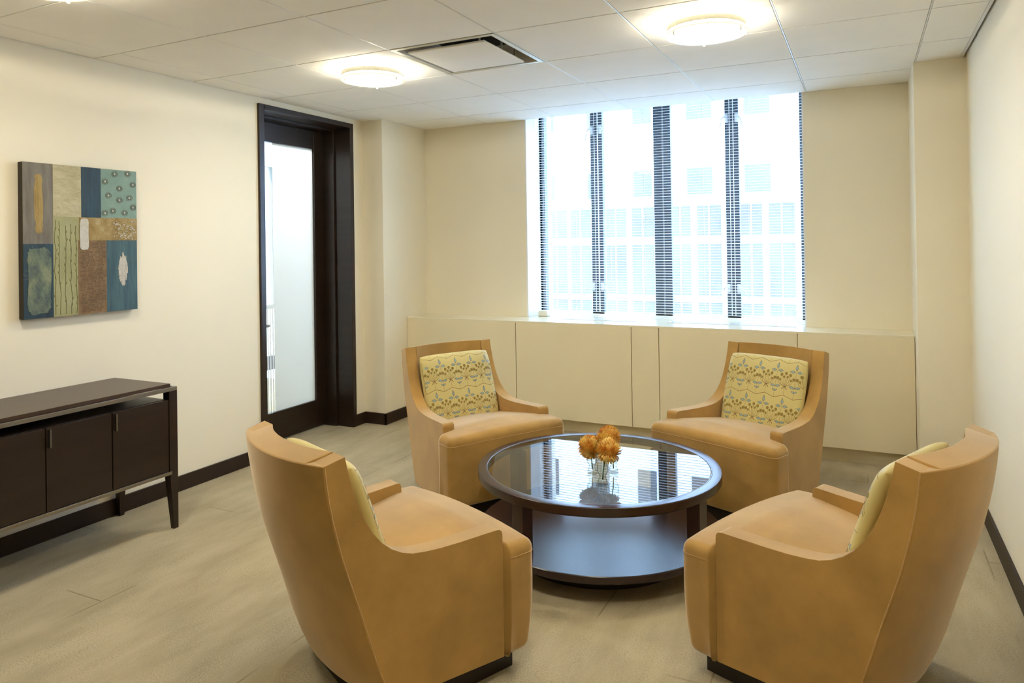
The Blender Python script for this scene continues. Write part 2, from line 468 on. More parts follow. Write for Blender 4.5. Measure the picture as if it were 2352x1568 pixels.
# ------------------------------------------------------------------ window with mullions
win = prop(bpy.data.objects.new('window_1', None), kind='structure'); COL.objects.link(win); win.location = (-1.4, WY, 0.815)
def wpart(name, bm, m, par=win, **k):
    bmesh.ops.translate(bm, verts=bm.verts, vec=(1.4, -WY, -0.815))
    return obj(name, bm, m, par, **k)
def mull(x0, x1, y0=WY, y1=WY + 0.06, z0=0.83, z1=2.51):
    bm = NB(); box(bm, x0, x1, y0, y1, z0, z1); return wpart('mullion', bm, 'mullion', bevel=0.002)
for x0, x1 in ((-2.452, -2.428), (-2.412, -2.380), (-1.975, -1.875), (-1.458, -1.324), (-0.916, -0.818), (-0.400, -0.347)):
    mull(x0, x1)
b = NB()
for x0, x1 in ((-1.943, -1.939), (-1.917, -1.908), (-0.885, -0.880), (-0.859, -0.854)):
    box(b, x0, x1, WY - 0.004, WY + 0.001, 0.85, 2.48)
wpart('mullion_seam', b, 'cord')
b = NB(); box(b, WX0, WX1, WY, WY + 0.06, 0.812, 0.85); box(b, WX0, WX1, WY, WY + 0.06, 2.48, 2.52)
wpart('window_frame', b, 'reveal')
for x0, x1 in ((-2.380, -1.975), (-1.875, -1.458), (-1.324, -0.916), (-0.818, -0.404)):
    b = NB(); box(b, x0 + 0.001, x1 - 0.001, WY + 0.028, WY + 0.032, 0.851, 2.479); wpart('window_pane', b, 'glass')
for cx in (-1.925, -0.867):
    for cz in (2.315, 1.055):
        for s in (-1, 1):
            b = NB()
            box(b, cx + s * 0.036 - 0.011, cx + s * 0.036 + 0.011, WY - 0.014, WY, cz - 0.035, cz + 0.03)
            dx = 0.012 if cz > 2 else 0.045
            tube(b, [(cx + s * 0.036, WY - 0.016, cz), (cx + s * 0.052, WY - 0.026, cz + 0.006), (cx + s * 0.066, WY - 0.03, cz - 0.006), (cx + s * (0.068 + dx * 0.5), WY - 0.03, cz - 0.04), (cx + s * (0.068 + dx), WY - 0.03, cz - 0.085)], [0.007, 0.007, 0.006, 0.005, 0.004], 8)
            wpart('window_latch', b, 'latch', smooth=True)

# ------------------------------------------------------------------ blinds
def slat_mesh(x0, x1):
    bm = NB(); n = 4; W = 0.0105
    top = []
    for i in range(n + 1):
        t = -1 + 2 * i / n
        top.append((t * W, 0.0022 * (1 - t * t)))
    for (y0, z0), (y1, z1) in zip(top, top[1:]):
        vs = [bm.verts.new((x, y, z + dz)) for dz in (0.0003, -0.0003) for (x, y, z) in ((x0, y0, z0), (x1, y0, z0), (x1, y1, z1), (x0, y1, z1))]
        bm.faces.new(vs[0:4]); bm.faces.new(vs[4:8][::-1])
        bm.faces.new((vs[0], vs[1], vs[5], vs[4])); bm.faces.new((vs[2], vs[3], vs[7], vs[6]))
        bm.faces.new((vs[1], vs[2], vs[6], vs[5])); bm.faces.new((vs[3], vs[0], vs[4], vs[7]))
    return bm
def blind(x0, x1, label):
    Yb = 5.395
    t = thing('window_blind', label, 'blind', ((x0 + x1) / 2, Yb, 0.83), 0, 'venetian blinds in the window')
    hw = (x1 - x0) / 2
    first = None; N = 80
    for k in range(N):
        z = 0.026 + k * 0.0203
        if first is None:
            first = obj('slat', slat_mesh(-hw, hw), 'slat', t)
            first.location = (0, 0, z); first.rotation_euler = (radians(8), 0, 0)
        else:
            c = first.copy(); COL.objects.link(c); c.location = (0, 0, z)
    b = NB(); box(b, -hw, hw, -0.013, 0.013, 0.0, 0.011); obj('bottom_rail', b, 'slat', t, bevel=0.002)
    b = NB(); box(b, -hw, hw, -0.016, 0.016, 1.645, 1.68); obj('head_rail', b, 'slat', t, bevel=0.002)
    for f in (-0.86, -0.3, 0.3, 0.86):
        b = NB()
        for yy in (-0.0128, 0.0128): box(b, f * hw - 0.0006, f * hw + 0.0006, yy - 0.0005, yy + 0.0005, 0.01, 1.65)
        obj('ladder_cord', b, 'cord', t)
    return t
blind(-2.424, -1.448, 'white slatted venetian blind, the one over the left half of the window')
blind(-1.441, -0.368, 'white slatted venetian blind, the one over the right half of the window')

# ------------------------------------------------------------------ building across the street
FY = 13.0
fac = thing('office_building', 'pale office building with rows of windows seen through the blinds', 'building', (-3.4, FY, -6))
def fpart(name, bm, m):
    bmesh.ops.translate(bm, verts=bm.verts, vec=(3.4, -FY, 6)); return obj(name, bm, m, fac)
b = NB(); box(b, -13, 7, FY, FY + 2, -6, 7.5); fpart('facade_wall', b, 'facade')
b = NB()
for z in (2.2 - 0.08, 0.385 - 0.02, -0.16):
    box(b, -13, 7, FY - 0.06, FY, z - 0.05, z + 0.03)
fpart('facade_ledge', b, 'facade')
cols = [(-9.2, -8.8), (-8.7, -8.2), (-7.9, -7.5), (-7.4, -6.95), (-6.7, -6.3), (-6.2, -5.72), (-5.62, -5.2), (-5.12, -4.7), (-4.4, -4.0), (-3.89, -3.47), (-3.16, -2.8), (-2.68, -2.26), (-1.93, -1.57), (-1.46, -1.04), (-0.7, -0.3), (-0.2, 0.25), (0.5, 0.9), (1.0, 1.4)]
for r, (z0, z1) in enumerate(((1.5, 2.05), (0.43, 1.35), (-0.9, 0.30), (-2.6, -1.4))):
    for i, (x0, x1) in enumerate(cols):
        b = NB(); box(b, x0, x1, FY - 0.02, FY + 0.02, z0, z1)
        box(b, (x0 + x1) / 2 - 0.012, (x0 + x1) / 2 + 0.012, FY - 0.03, FY - 0.02, z0, z1, 1)
        bmesh.ops.translate(b, verts=b.verts, vec=(3.4, -FY, 6)); obj('facade_window', b, ['facglass', 'facade'], fac)
for x0, x1 in ((-8.2, -7.8), (-6.9, -6.5), (-5.8, -5.45), (-4.75, -4.45), (-3.85, -3.5), (-2.85, -2.4), (-1.85, -1.42), (-0.8, -0.4)):
    for z0, z1 in ((2.25, 2.72), (3.6, 4.3)):
        b = NB(); box(b, x0, x1, FY - 0.02, FY + 0.02, z0, z1)
        bmesh.ops.translate(b, verts=b.verts, vec=(3.4, -FY, 6)); obj('facade_window', b, ['facglass', 'facade'], fac)

# ------------------------------------------------------------------ window-side cabinets and ledge
CY = 4.912
seams = [-3.3945, -2.400, -1.490, -1.292, -0.392, 0.2675]
names = ['blank cream cabinet panel at the left end of the window wall', 'wide cream cabinet under the left half of the window',
         'narrow cream cabinet between the two wide ones under the window', 'wide cream cabinet under the right half of the window',
         'cream cabinet at the right end behind the far right armchair']
for i, lab in enumerate(names):
    x0, x1 = seams[i], seams[i + 1]
    t = thing('built_in_cabinet', lab, 'cabinet', ((x0 + x1) / 2, CY, 0), 0, 'built-in cabinets under the window')
    hw = (x1 - x0) / 2
    b = NB(); box(b, -hw, hw, 0.02, 0.29, 0.1, 0.80); box(b, -hw, hw, 0.073, 0.29, 0, 0.1); obj('cabinet_body', b, 'cab', t)
    b = NB(); box(b, -hw + 0.0025, hw - 0.0025, 0.0, 0.019, 0.098, 0.803); obj('cabinet_door', b, 'cab', t, bevel=0.0015)
b = NB()
box(b, -3.3945, 0.2675, CY, YF - 0.001, 0.803, 0.817)
box(b, WX0 + 0.013, WX1 - 0.013, YF - 0.001, WY - 0.001, 0.803, 0.817)
led = thing('window_ledge', 'glossy cream ledge running along the top of the window cabinets', 'ledge', (-1.57, CY, 0.803))
bmesh.ops.translate(b, verts=b.verts, vec=(1.57, -CY, -0.803)); obj('ledge_top', b, 'ledge', led, bevel=0.0015)
def grille(x0, x1, y0, y1, lab):
    t = thing('ledge_grille', lab, 'vent', ((x0 + x1) / 2, (y0 + y1) / 2, 0.817), 0, 'slotted air grilles in the window ledge')
    hw, hy = (x1 - x0) / 2, (y1 - y0) / 2
    b = NB(); box(b, -hw, hw, -hy, hy, 0, 0.003); obj('grille_plate', b, 'reveal', t, bevel=0.001)
    b = NB(); n = int((x1 - x0) / 0.085)
    for k in range(n):
        a = -hw + 0.02 + k * (2 * hw - 0.04) / n
        box(b, a, a + (2 * hw - 0.04) / n - 0.012, -hy + 0.015, hy - 0.015, 0.0028, 0.0036)
    obj('grille_slot', b, 'grey', t)
grille(-2.11, -1.51, 5.12, 5.20, 'slotted white air grille in the ledge left of the middle mullion')
grille(-1.29, -0.42, 5.15, 5.24, 'longer slotted white air grille in the ledge right of the middle mullion')
b = NB(); rbox(b, (-0.042, -0.03, 0), (0.042, 0.03, 0.048), 0.009, lambda x, y, z: (x * (1 - 1.2 * z), y, z), m=(3, 3, 3))
t = thing('sensor_box', 'small white plastic box on the ledge at the left end of the window', 'box', (-2.335, 5.31, 0.817))
obj('box_body', b, 'plastic', t, smooth=True)
b = NB(); box(b, -0.038, 0.038, -0.027, 0.027, -0.0005, 0.003); obj('box_foot', b, 'dark', t)

# ------------------------------------------------------------------ ceiling lights
def lamp():
    t = thing('ceiling_light', 'x', 'ceiling light', (0, 0, H))
    b = NB(); lathe(b, [(0.0, 0.0), (0.078, 0.0), (0.080, -0.006), (0.075, -0.018), (0.06, -0.020), (0.0, -0.020)], 48, cap=False); obj('lamp_pan', b, 'ring', t, smooth=True)
    b = NB(); lathe(b, [(0.170, -0.022), (0.174, -0.022), (0.174, -0.046), (0.170, -0.046)], 64, closed=True); obj('metal_ring', b, 'ring', t)
    b = NB(); lathe(b, [(0.0, -0.058), (0.160, -0.058), (0.1655, -0.0605), (0.160, -0.064), (0.0, -0.067)], 64, cap=False); obj('glass_disc', b, 'lampdisc', t, smooth=True)
    b = NB(); lathe(b, [(0.164, -0.057), (0.178, -0.058), (0.180, -0.061), (0.178, -0.0645), (0.164, -0.064)], 64, closed=True); obj('disc_rim', b, 'lamprim', t, smooth=True)
    pl = bpy.data.lights.new('bulb', 'POINT'); pl.energy = BULB; pl.color = (1.0, 0.91, 0.75); pl.shadow_soft_size = 0.012
    lo = bpy.data.objects.new('bulb', pl); COL.objects.link(lo); lo.parent = t; lo.location = (0, 0, -0.037)
    for k in range(3):
        a = radians(240 + 120 * k)
        x, y = 0.163 * cos(a), 0.163 * sin(a)
        b = NB()
        tube(b, [(0.07 * cos(a), 0.07 * sin(a), -0.018), (x, y, -0.026)], 0.003, 6)
        lathe(b, [(0.0045, -0.022), (0.0045, -0.066)], 12, (x, y)); lathe(b, [(0.0055, -0.066), (0.0065, -0.070), (0.004, -0.077)], 12, (x, y))
        obj('support_post', b, 'ring', t, smooth=True)
    return t
L0 = lamp()
spots = [(-0.625, 3.285, 'round ceiling light on the right, in front of the window'), (-2.475, 3.275, 'round ceiling light on the left, beside the square air diffuser'),
         (-2.575, 1.52, 'round ceiling light cut off by the top left edge of the photo'), (-0.617, 1.464, 'round ceiling light above the two near armchairs')]
for i, (x, y, lab) in enumerate(spots):
    o = L0 if i == 0 else dup(L0)
    o.location = (x, y, H); o.rotation_euler = (0, 0, radians(-16 if i == 0 else -2)); o['label'] = lab; o['group'] = 'round flush ceiling lights'

# air diffuser
t = thing('air_diffuser', 'square ceiling air diffuser with dark slot beside the left ceiling light', 'vent', (VX0 + T / 2, VY0 + T / 2, H))
h = T / 2
b = NB()
box(b, -h + .006, -h + 0.03, -h + .006, h - .006, -0.002, 0.004); box(b, h - 0.03, h - .006, -h + .006, h - .006, -0.002, 0.004)
box(b, -h + 0.03, h - 0.03, -h + .006, -h + 0.03, -0.002, 0.004); box(b, -h + 0.03, h - 0.03, h - 0.03, h - .006, -0.002, 0.004)
obj('diffuser_frame', b, 'ring', t, bevel=0.001)
b = NB()
n = 6; rings = []
for k in range(n + 1):
    a = k / n * pi / 2; s = h - 0.03 - 0.075 * (1 - cos(a)); z = 0.10 * sin(a)
    rings.append([b.verts.new((sx * s, sy * s, z)) for sx, sy in ((-1, -1), (1, -1), (1, 1), (-1, 1))])
for A, B in zip(rings, rings[1:]):
    for k in range(4):
        if k == 0 and A is not rings[0] and B is rings[1]: continue
        b.faces.new((A[k], A[(k + 1) % 4], B[(k + 1) % 4], B[k]))
obj('diffuser_throat', b, 'duct', t, smooth=False)
b = NB(); box(b, -h + 0.09, h - 0.05, -h + 0.035, h - 0.05, 0.098, 0.13); box(b, -0.05, h - 0.13, -h + 0.034, -h + 0.042, 0.004, 0.1)
obj('air_opening', b, 'slot', t)
b = NB(); rbox(b, (-0.275 + .03, -0.215, -0.006), (0.205, 0.245, 0.006), 0.005, m=(2, 2, 1)); obj('face_panel', b, 'ceil', t, smooth=True)
b = NB()
for x, y in ((-0.2, -0.2), (0.17, -0.2), (0.19, 0.0), (-0.2, 0.2), (0.17, 0.2)): box(b, x - 0.004, x + 0.004, y - 0.004, y + 0.004, 0.004, 0.10)
obj('hanger', b, 'ring', t)

# ------------------------------------------------------------------ armchair
YBK = [(0.06, -0.190), (0.16, -0.235), (0.34, -0.288), (0.52, -0.345), (0.63, -0.372), (0.72, -0.388), (0.80, -0.396)]
def yb(z): return interp(YBK, z)
def ww(y): return 0.340 - 0.055 * (0.193 - y) / 0.585
ZB = 0.072
def chair():
    t = thing('armchair', 'x', 'armchair')
    prof = [(0.193, ZB), (0.193, 0.462), (0.1918, 0.472), (0.188, 0.479), (0.181, 0.4835), (0.170, 0.485), (0.10, 0.483), (0.03, 0.481), (-0.04, 0.481), (-0.09, 0.484),
            (-0.13, 0.489), (-0.165, 0.501), (-0.198, 0.520), (-0.227, 0.545), (-0.254, 0.578), (-0.277, 0.618), (-0.295, 0.66), (-0.312, 0.71), (-0.325, 0.76), (-0.336, 0.813)]
    bk = [(yb(z), z) for z in (0.797, 0.72, 0.63, 0.52, 0.43, 0.34, 0.25, 0.16, ZB)]
    pts = prof + bk
    for s in (1, -1):
        b = NB()
        prism(b, pts, lambda p: (s * ww(p[0]), p[0], p[1]), lambda p: (s * (ww(p[0]) - 0.066), p[0], p[1]))
        tube(b, [(s * (ww(y) - 0.001), y + 0.001, z) for y, z in [(yb(ZB + (0.795 - ZB) * k / 14), ZB + (0.795 - ZB) * k / 14) for k in range(15)]], 0.0022, 6, 1)
        tube(b, [(s * (ww(y) - 0.003), y - 0.0025 if i < 2 else y, z - 0.001 * (i > 2)) for i, (y, z) in enumerate(prof) if i < 5], 0.0018, 6, 1)
        obj('side_panel', b, ['velvet', 'seam'], t, bevel=0.009, seg=3)
    b = NB()
    NU, NZ = 16, 12
    def loft(fo, fi, wd, z0, zo, zi):
        O, I = [], []
        for j in range(NZ + 1):
            ro, ri = [], []
            for i in range(NU + 1):
                u = -1 + 2 * i / NU; f = j / NZ
                z = z0 + (zo - z0) * f; z2 = z0 + (zi - z0) * f
                ro.append(b.verts.new((u * wd(z), fo(u, z), z))); ri.append(b.verts.new((u * wd(z), fi(u, z2), z2)))
            O.append(ro); I.append(ri)
        for j in range(NZ):
            for i in range(NU):
                b.faces.new((O[j][i], O[j][i + 1], O[j + 1][i + 1], O[j + 1][i])); b.faces.new((I[j][i + 1], I[j][i], I[j + 1][i], I[j + 1][i + 1]))
            b.faces.new((O[j][0], O[j + 1][0], I[j + 1][0], I[j][0])); b.faces.new((O[j][NU], I[j][NU], I[j + 1][NU], O[j + 1][NU]))
        for i in range(NU):
            b.faces.new((O[0][i], I[0][i], I[0][i + 1], O[0][i + 1])); b.faces.new((O[NZ][i], O[NZ][i + 1], I[NZ][i + 1], I[NZ][i]))
    BU = 0.062
    def uf(u, z): return abs(u) * (ww(yb(z)) - 0.064) / ww(yb(z))
    loft(lambda u, z: yb(z) - 0.004 - BU * (1 - abs(u) ** 2.2), lambda u, z: yb(z) + 0.004, lambda z: ww(yb(z)) - 0.001, ZB, 0.797, 0.797)
    loft(lambda u, z: yb(z) - 0.0035 - BU * (1 - uf(u, z) ** 2.2) + 0.0015, lambda u, z: yb(z) + 0.060 - 0.045 * (1 - abs(u) ** 2.2), lambda z: ww(yb(z)) - 0.064, 0.3, 0.7975, 0.815)
    obj('backrest', b, 'velvet', t, bevel=0.007, seg=3)
    # T-shaped seat
    def warp(x, y, z):
        top = (z - ZB) / 0.355
        if y < 0.1955: x = max(-0.271, min(0.271, x)); y = max(y, yb(z) + 0.03)
        f = max(0.0, (y - 0.2) / 0.104)
        bow = 0.016 * (1 - (x / 0.371) ** 2) * f
        if f > 0: bow -= f * (0.020 * max(0, (0.30 - z) / 0.23) ** 2) 
        if f > 0 and z < 0.3: x *= 1 - 0.035 * ((0.30 - z) / 0.23) ** 2
        cr = 0.040 * max(0, 1 - (x / 0.39) ** 2) * max(0, top) ** 4 * (1 - 0.45 * max(0, (0.05 - y) / 0.4)) * min(1.0, max(0.0, (0.33 - y) / 0.16)) ** 0.6
        return (x, y + bow, z + cr - 0.125 * max(0.0, 0.19 - y) * max(0, top))
    b = NB()
    rbox(b, (-0.369, -0.33, ZB), (0.369, 0.309, 0.429), 0.030, warp, m=(14, 16, 10), extra=((-0.271, 0.271), (0.193, 0.197), ()))
    RC = 0.030; ex, ey = 0.369 - RC, 0.309 - RC
    arc = [(ex + RC * cos(a), ey + RC * sin(a)) for a in [k * pi / 12 for k in range(7)]]
    sp = [(0.369, 0.20)] + arc + [(x_ / 10, 0.309) for x_ in range(3, -4, -1)] + [(-x, y) for x, y in arc[::-1]] + [(-0.369, 0.20)]
    tube(b, [warp(x, y, 0.392) for x, y in sp], 0.0016, 6, 1)
    obj('seat', b, ['velvet', 'seam'], t, smooth=True)
    b = NB(); pp = [(-0.30, 0.262), (0.30, 0.262), (0.29, -0.16), (0.18, -0.205), (0, -0.22), (-0.18, -0.205), (-0.29, -0.16)]
    prism(b, pp, lambda p: (p[0], p[1], 0), lambda p: (p[0], p[1], 0.078)); obj('plinth', b, 'plinth', t, bevel=0.003)
    return t
CH = [(-1.453, 2.017, -0.404, 'tan velvet armchair nearest the camera on the left, seen from behind'),
      (-1.955, 3.524, -2.083, 'tan velvet armchair behind the table on the left, facing the camera near the door'),
      (-0.595, 3.924, 2.731, 'tan velvet armchair behind the table on the right, standing by the window cabinets'),
      (-0.123, 2.551, 1.150, 'tan velvet armchair nearest the right wall, seen from behind')]
C0 = chair(); chairs = []
for i, (x, y, a, lab) in enumerate(CH):
    o = C0 if i == 0 else dup(C0)
    o.location = (x, y, 0); o.rotation_euler = (0, 0, a); o['label'] = lab; o['group'] = 'tan velvet armchairs round the coffee table'
    chairs.append(o)

# ------------------------------------------------------------------ patterned back cushions
PM = ['pil', 'pil_olive', 'pil_brown', 'pil_blue', 'pil_slate']
MATS['pil'] = mat_varied('cushion_gold_cloth', srgb(198, 182, 116), 0.62, 0.05, 3, 0.1, 900, sheen=0.15)
MATS['pil_olive'] = mat_varied('cushion_olive_print', srgb(140, 122, 52), 0.7, 0.05, 30)
MATS['pil_brown'] = mat_varied('cushion_brown_print', srgb(122, 92, 44), 0.7, 0.05, 30)
MATS['pil_blue'] = mat_varied('cushion_blue_print', srgb(148, 166, 160), 0.7, 0.05, 30)
MATS['pil_slate'] = mat_varied('cushion_slate_print', srgb(104, 100, 96), 0.7, 0.05, 30)
PW, PH, PT = 0.470, 0.425, 0.086
def pillow_pt(a, c, side=1, lift=0.0):
    # a, c in metres across the unrolled face; returns local point
    u, v = a / (PW / 2), c / (PH / 2)
    au, av = min(abs(u), 1), min(abs(v), 1)
    th = ((1 - au ** 7) ** 0.5) * ((1 - av ** 7) ** 0.5)
    pl = 1 + 0.16 * (1 - au ** 2) * (1 - av ** 2)
    d = PT / 2 * th * pl * 0.88
    cornr = 1 - 0.045 * (au * av) ** 4
    edge = 1 - 0.02 * (1 - av ** 2)
    return Vector((u * PW / 2 * cornr * 1.0, side * (d + lift), v * PH / 2 * cornr))
def pillow():
    t = thing('throw_pillow', 'x', 'pillow')
    b = NB(); N = 44
    def tt(i): 
        s = -1 + 2 * i / N
        return math.copysign(1 - (1 - abs(s)) ** 1.7, s)
    G = {}
    for sd in (1, -1):
        for i in range(N + 1):
            for j in range(N + 1):
                edge = i in (0, N) or j in (0, N)
                k = (0 if edge else sd, i, j)
                if k not in G: G[k] = b.verts.new(pillow_pt(tt(i) * PW / 2, tt(j) * PH / 2, sd))
        for i in range(N):
            for j in range(N):
                q = [G.get((sd, a, c)) or G.get((0, a, c)) for a, c in ((i, j), (i + 1, j), (i + 1, j + 1), (i, j + 1))]
                b.faces.new(q)
    # printed pattern
    def inside(p): return abs(p[0]) < PW / 2 * 0.992 and abs(p[1]) < PH / 2 * 0.992
    def poly(pts, mi, lift):
        if abs(sum(p[0] for p in pts) / len(pts)) > PW / 2 * 0.975 or abs(sum(p[1] for p in pts) / len(pts)) > PH / 2 * 0.975: return
        if sum(inside(p) for p in pts) < 0.7 * len(pts): return
        pts = [(max(-PW / 2 * 0.993, min(PW / 2 * 0.993, p[0])), max(-PH / 2 * 0.993, min(PH / 2 * 0.993, p[1]))) for p in pts]
        vs = [b.verts.new(pillow_pt(p[0], p[1], 1, lift)) for p in pts]
        cx = sum(p[0] for p in pts) / len(pts); cy = sum(p[1] for p in pts) / len(pts)
        c = b.verts.new(pillow_pt(cx, cy, 1, lift))
        for k in range(len(vs)): b.faces.new((c, vs[k], vs[(k + 1) % len(vs)])).material_index = mi
    def line(p, q, wd, mi, lift=0.0003):
        p, q = Vector(p), Vector(q); n = max(1, int((q - p).length / 0.006)); nr = (q - p).orthogonal().normalized() * wd / 2
        for k in range(n):
            a = p.lerp(q, k / n); c = p.lerp(q, (k + 1) / n)
            quad = [a - nr, c - nr, c + nr, a + nr]
            if all(inside(x) for x in quad):
                b.faces.new([b.verts.new(pillow_pt(x[0], x[1], 1, lift)) for x in quad]).material_index = mi
    def leaf(base, ang, L, W, sharp=False):
        d = Vector((cos(ang), sin(ang))); n = Vector((-d.y, d.x)); base = Vector(base)
        for sc, mi, lf in ((1.0, 4, 0.0005), (0.78, 3, 0.0008)):
            if sharp: prof_ = [(0, 0), (0.45, 0.5), (1, 0), (0.45, -0.5)]
            else: prof_ = [(0, 0), (0.2, 0.34), (0.5, 0.5), (0.8, 0.32), (1, 0), (0.8, -0.32), (0.5, -0.5), (0.2, -0.34)]
            m_ = Vector(base) + d * L * 0.48
            pts = [m_ + (d * (px - 0.48) * L + n * py * W) * sc for px, py in prof_]
            poly(pts, mi, lf)
        line(base + d * L * 0.2, base + d * L * 0.8, 0.0009, 4, 0.0011)
    def disc(c, r):
        for sc, mi, lf in ((1.0, 2, 0.0007), (0.84, 1, 0.0010)):
            poly([(c[0] + r * sc * cos(a * pi / 5) * 0.9, c[1] + r * sc * sin(a * pi / 5)) for a in range(10)], mi, lf)
    P_, R_ = 0.105, 0.188; zz = 0.017
    for row in range(-2, 3):
        z0 = -0.012 + row * R_; off = (0.5 if row % 2 else 0.0) * P_ + 0.02
        for k in range(-4, 5):
            x = off + k * P_
            line((x, z0), (x + P_ / 2, z0 + zz), 0.0022, 2); line((x + P_ / 2, z0 + zz), (x + P_, z0), 0.0022, 2)
            J = z0 + 0.147
            line((x, z0), (x, J), 0.0011, 2)
            leaf((x, J + 0.004), pi / 2, 0.041, 0.0165, True); leaf((x + 0.003, J - 0.001), radians(2), 0.032, 0.0185, True); leaf((x - 0.003, J - 0.001), radians(178), 0.032, 0.0185, True)
            leaf((x, z0 + 0.060), radians(12), 0.029, 0.015); leaf((x, z0 + 0.060), radians(168), 0.029, 0.015)
            leaf((x, z0 + 0.034), radians(38), 0.018, 0.010); leaf((x, z0 + 0.034), radians(142), 0.018, 0.010)
            xu = x + P_ / 2; hb = z0 + zz + 0.043
            line((xu, z0 + zz), (xu, hb), 0.0011, 2)
            for bx, bz in ((0, 0.074), (-0.024, 0.066), (0.024, 0.066), (-0.044, 0.045), (0.044, 0.045), (-0.010, 0.055), (0.010, 0.055), (-0.030, 0.038), (0.030, 0.038)):
                mid = (xu + bx * 0.75, hb + bz * 0.42)
                line((xu, hb), mid, 0.0014, 2, 0.0004); line(mid, (xu + bx, hb + bz), 0.0014, 2, 0.0004)
                disc((xu + bx, hb + bz), 0.0088 if abs(bx) not in (0.010, 0.030) else 0.0068)
            line((xu, hb + 0.004), (xu - 0.014, hb - 0.012), 0.0032, 2, 0.0005); line((xu, hb + 0.004), (xu + 0.014, hb - 0.012), 0.0032, 2, 0.0005)
    o = obj('pillow_cover', b, PM, t, smooth=True)
    return t
P0 = pillow()
PL = ['gold patterned pillow in the near left armchair, mostly hidden by its back', 'gold pillow printed with blue leaves, in the far left armchair',
      'gold pillow printed with blue leaves, in the far right armchair by the cabinets', 'gold patterned pillow in the armchair nearest the right wall, mostly hidden']
for i, c in enumerate(chairs):
    o = P0 if i == 0 else dup(P0)
    a = CH[i][2]
    lx, ly, lz = 0.0, -0.217, 0.564
    o.rotation_euler = Matrix.Rotation(a, 3, 'Z').__matmul__(Matrix.Rotation(radians(19), 3, 'X')).to_euler()
    o.location = (CH[i][0] + cos(a) * lx - sin(a) * ly, CH[i][1] + sin(a) * lx + cos(a) * ly, lz)
    o['label'] = PL[i]; o['group'] = 'patterned pillows on the armchairs'

# ------------------------------------------------------------------ round coffee table
TC = (-1.118, 3.130); TZ = 0.385
t = thing('coffee_table', 'round dark wood coffee table with glass top and lower shelf between the armchairs', 'table', (TC[0], TC[1], 0))
b = NB(); lathe(b, [(0.507, TZ - 0.038), (0.550, TZ - 0.038), (0.552, TZ - 0.034), (0.552, TZ - 0.004), (0.549, TZ), (0.512, TZ), (0.509, TZ - 0.002), (0.507, TZ - 0.008)], 160, closed=True)
obj('table_rim', b, 'rim', t, smooth=True, wn=True)
b = NB(); lathe(b, [(0.506, TZ - 0.012), (0.506, TZ - 0.0045), (0.503, TZ - 0.002)], 160); obj('glass_top', b, 'tglass', t)
b = NB(); lathe(b, [(0.5065, TZ - 0.0035), (0.5090, TZ - 0.0008), (0.5065, TZ - 0.0008)], 160, closed=True); obj('glass_edge', b, 'silver', t)
b = NB(); lathe(b, [(0.545, 0.088), (0.548, 0.092), (0.548, 0.117), (0.545, 0.120)], 160); obj('lower_shelf', b, 'shelf', t)
b = NB(); lathe(b, [(0.40, 0.0), (0.40, 0.088)], 96); obj('shelf_base', b, 'plinth', t)
for k in range(4):
    a = radians(252 + 90 * k)
    b = NB(); box(b, 0.478, 0.538, -0.030, 0.030, 0.119, TZ - 0.037)
    bmesh.ops.rotate(b, verts=b.verts, cent=(0, 0, 0), matrix=Matrix.Rotation(a, 3, 'Z')); obj('leg', b, 'rim', t, bevel=0.002)

# ------------------------------------------------------------------ flowers in glass vases
def vase(lab, x, y, hgt, sc=1.0):
    t = thing('glass_vase', lab, 'vase', (x, y, TZ - 0.002), 0, 'small glass bud vases on the coffee table')
    pr = [(0.0, 0.0), (0.021, 0.0), (0.023, 0.004), (0.0215, 0.014), (0.0155, 0.030), (0.0135, 0.040), (0.016, 0.050), (0.022, 0.060), (0.0245, 0.070), (0.0245, 0.085), (0.0235, 0.10)]
    inn = [(r - 0.0022, z) for r, z in pr[:2:-1] if z > 0.012] + [(0.0, 0.014)]
    b = NB(); lathe(b, [(r * sc, z * hgt / 0.1) for r, z in pr + inn], 40, cap=False); obj('vase_body', b, 'vase', t, smooth=True)
    return t
def bloom(bm, R, seed):
    rnd = random.Random(seed); n = 420
    for k in range(n):
        zc = 1 - 1.86 * (k + 0.5) / n; th = k * 2.39996
        d = Vector((sqrt(max(0, 1 - zc * zc)) * cos(th), sqrt(max(0, 1 - zc * zc)) * sin(th), zc))
        s = Vector((-sin(th), cos(th), 0)); tdir = d.cross(s)
        upb = Vector((0, 0, 1)) - d * d.z
        upb = upb.normalized() if upb.length > 1e-3 else tdir
        L = R * rnd.uniform(0.98, 1.2); wd = R * 0.075
        base = d * R * 0.45
        pts = []
        for f, wf, cu in ((0, 0.6, 0), (0.45, 1.0, 0.03), (0.8, 0.95, 0.10), (1.0, 0.35, 0.2)):
            sgn = 1 if zc > -0.35 else -0.6
            c = base + d * (L - R * 0.45) * (f - 0.25 * max(0, f - 0.6)) + upb * R * cu * sgn * 1.1
            pts.append((c, wf * wd))
        L_, R_ = [bm.verts.new(c - s * w_) for c, w_ in pts], [bm.verts.new(c + s * w_) for c, w_ in pts]
        Mi = [bm.verts.new(c - d * 0.0 - upb * wd * 0.55) for c, w_ in pts]
        for i in range(3):
            bm.faces.new((L_[i], Mi[i], Mi[i + 1], L_[i + 1])); bm.faces.new((Mi[i], R_[i], R_[i + 1], Mi[i + 1]))
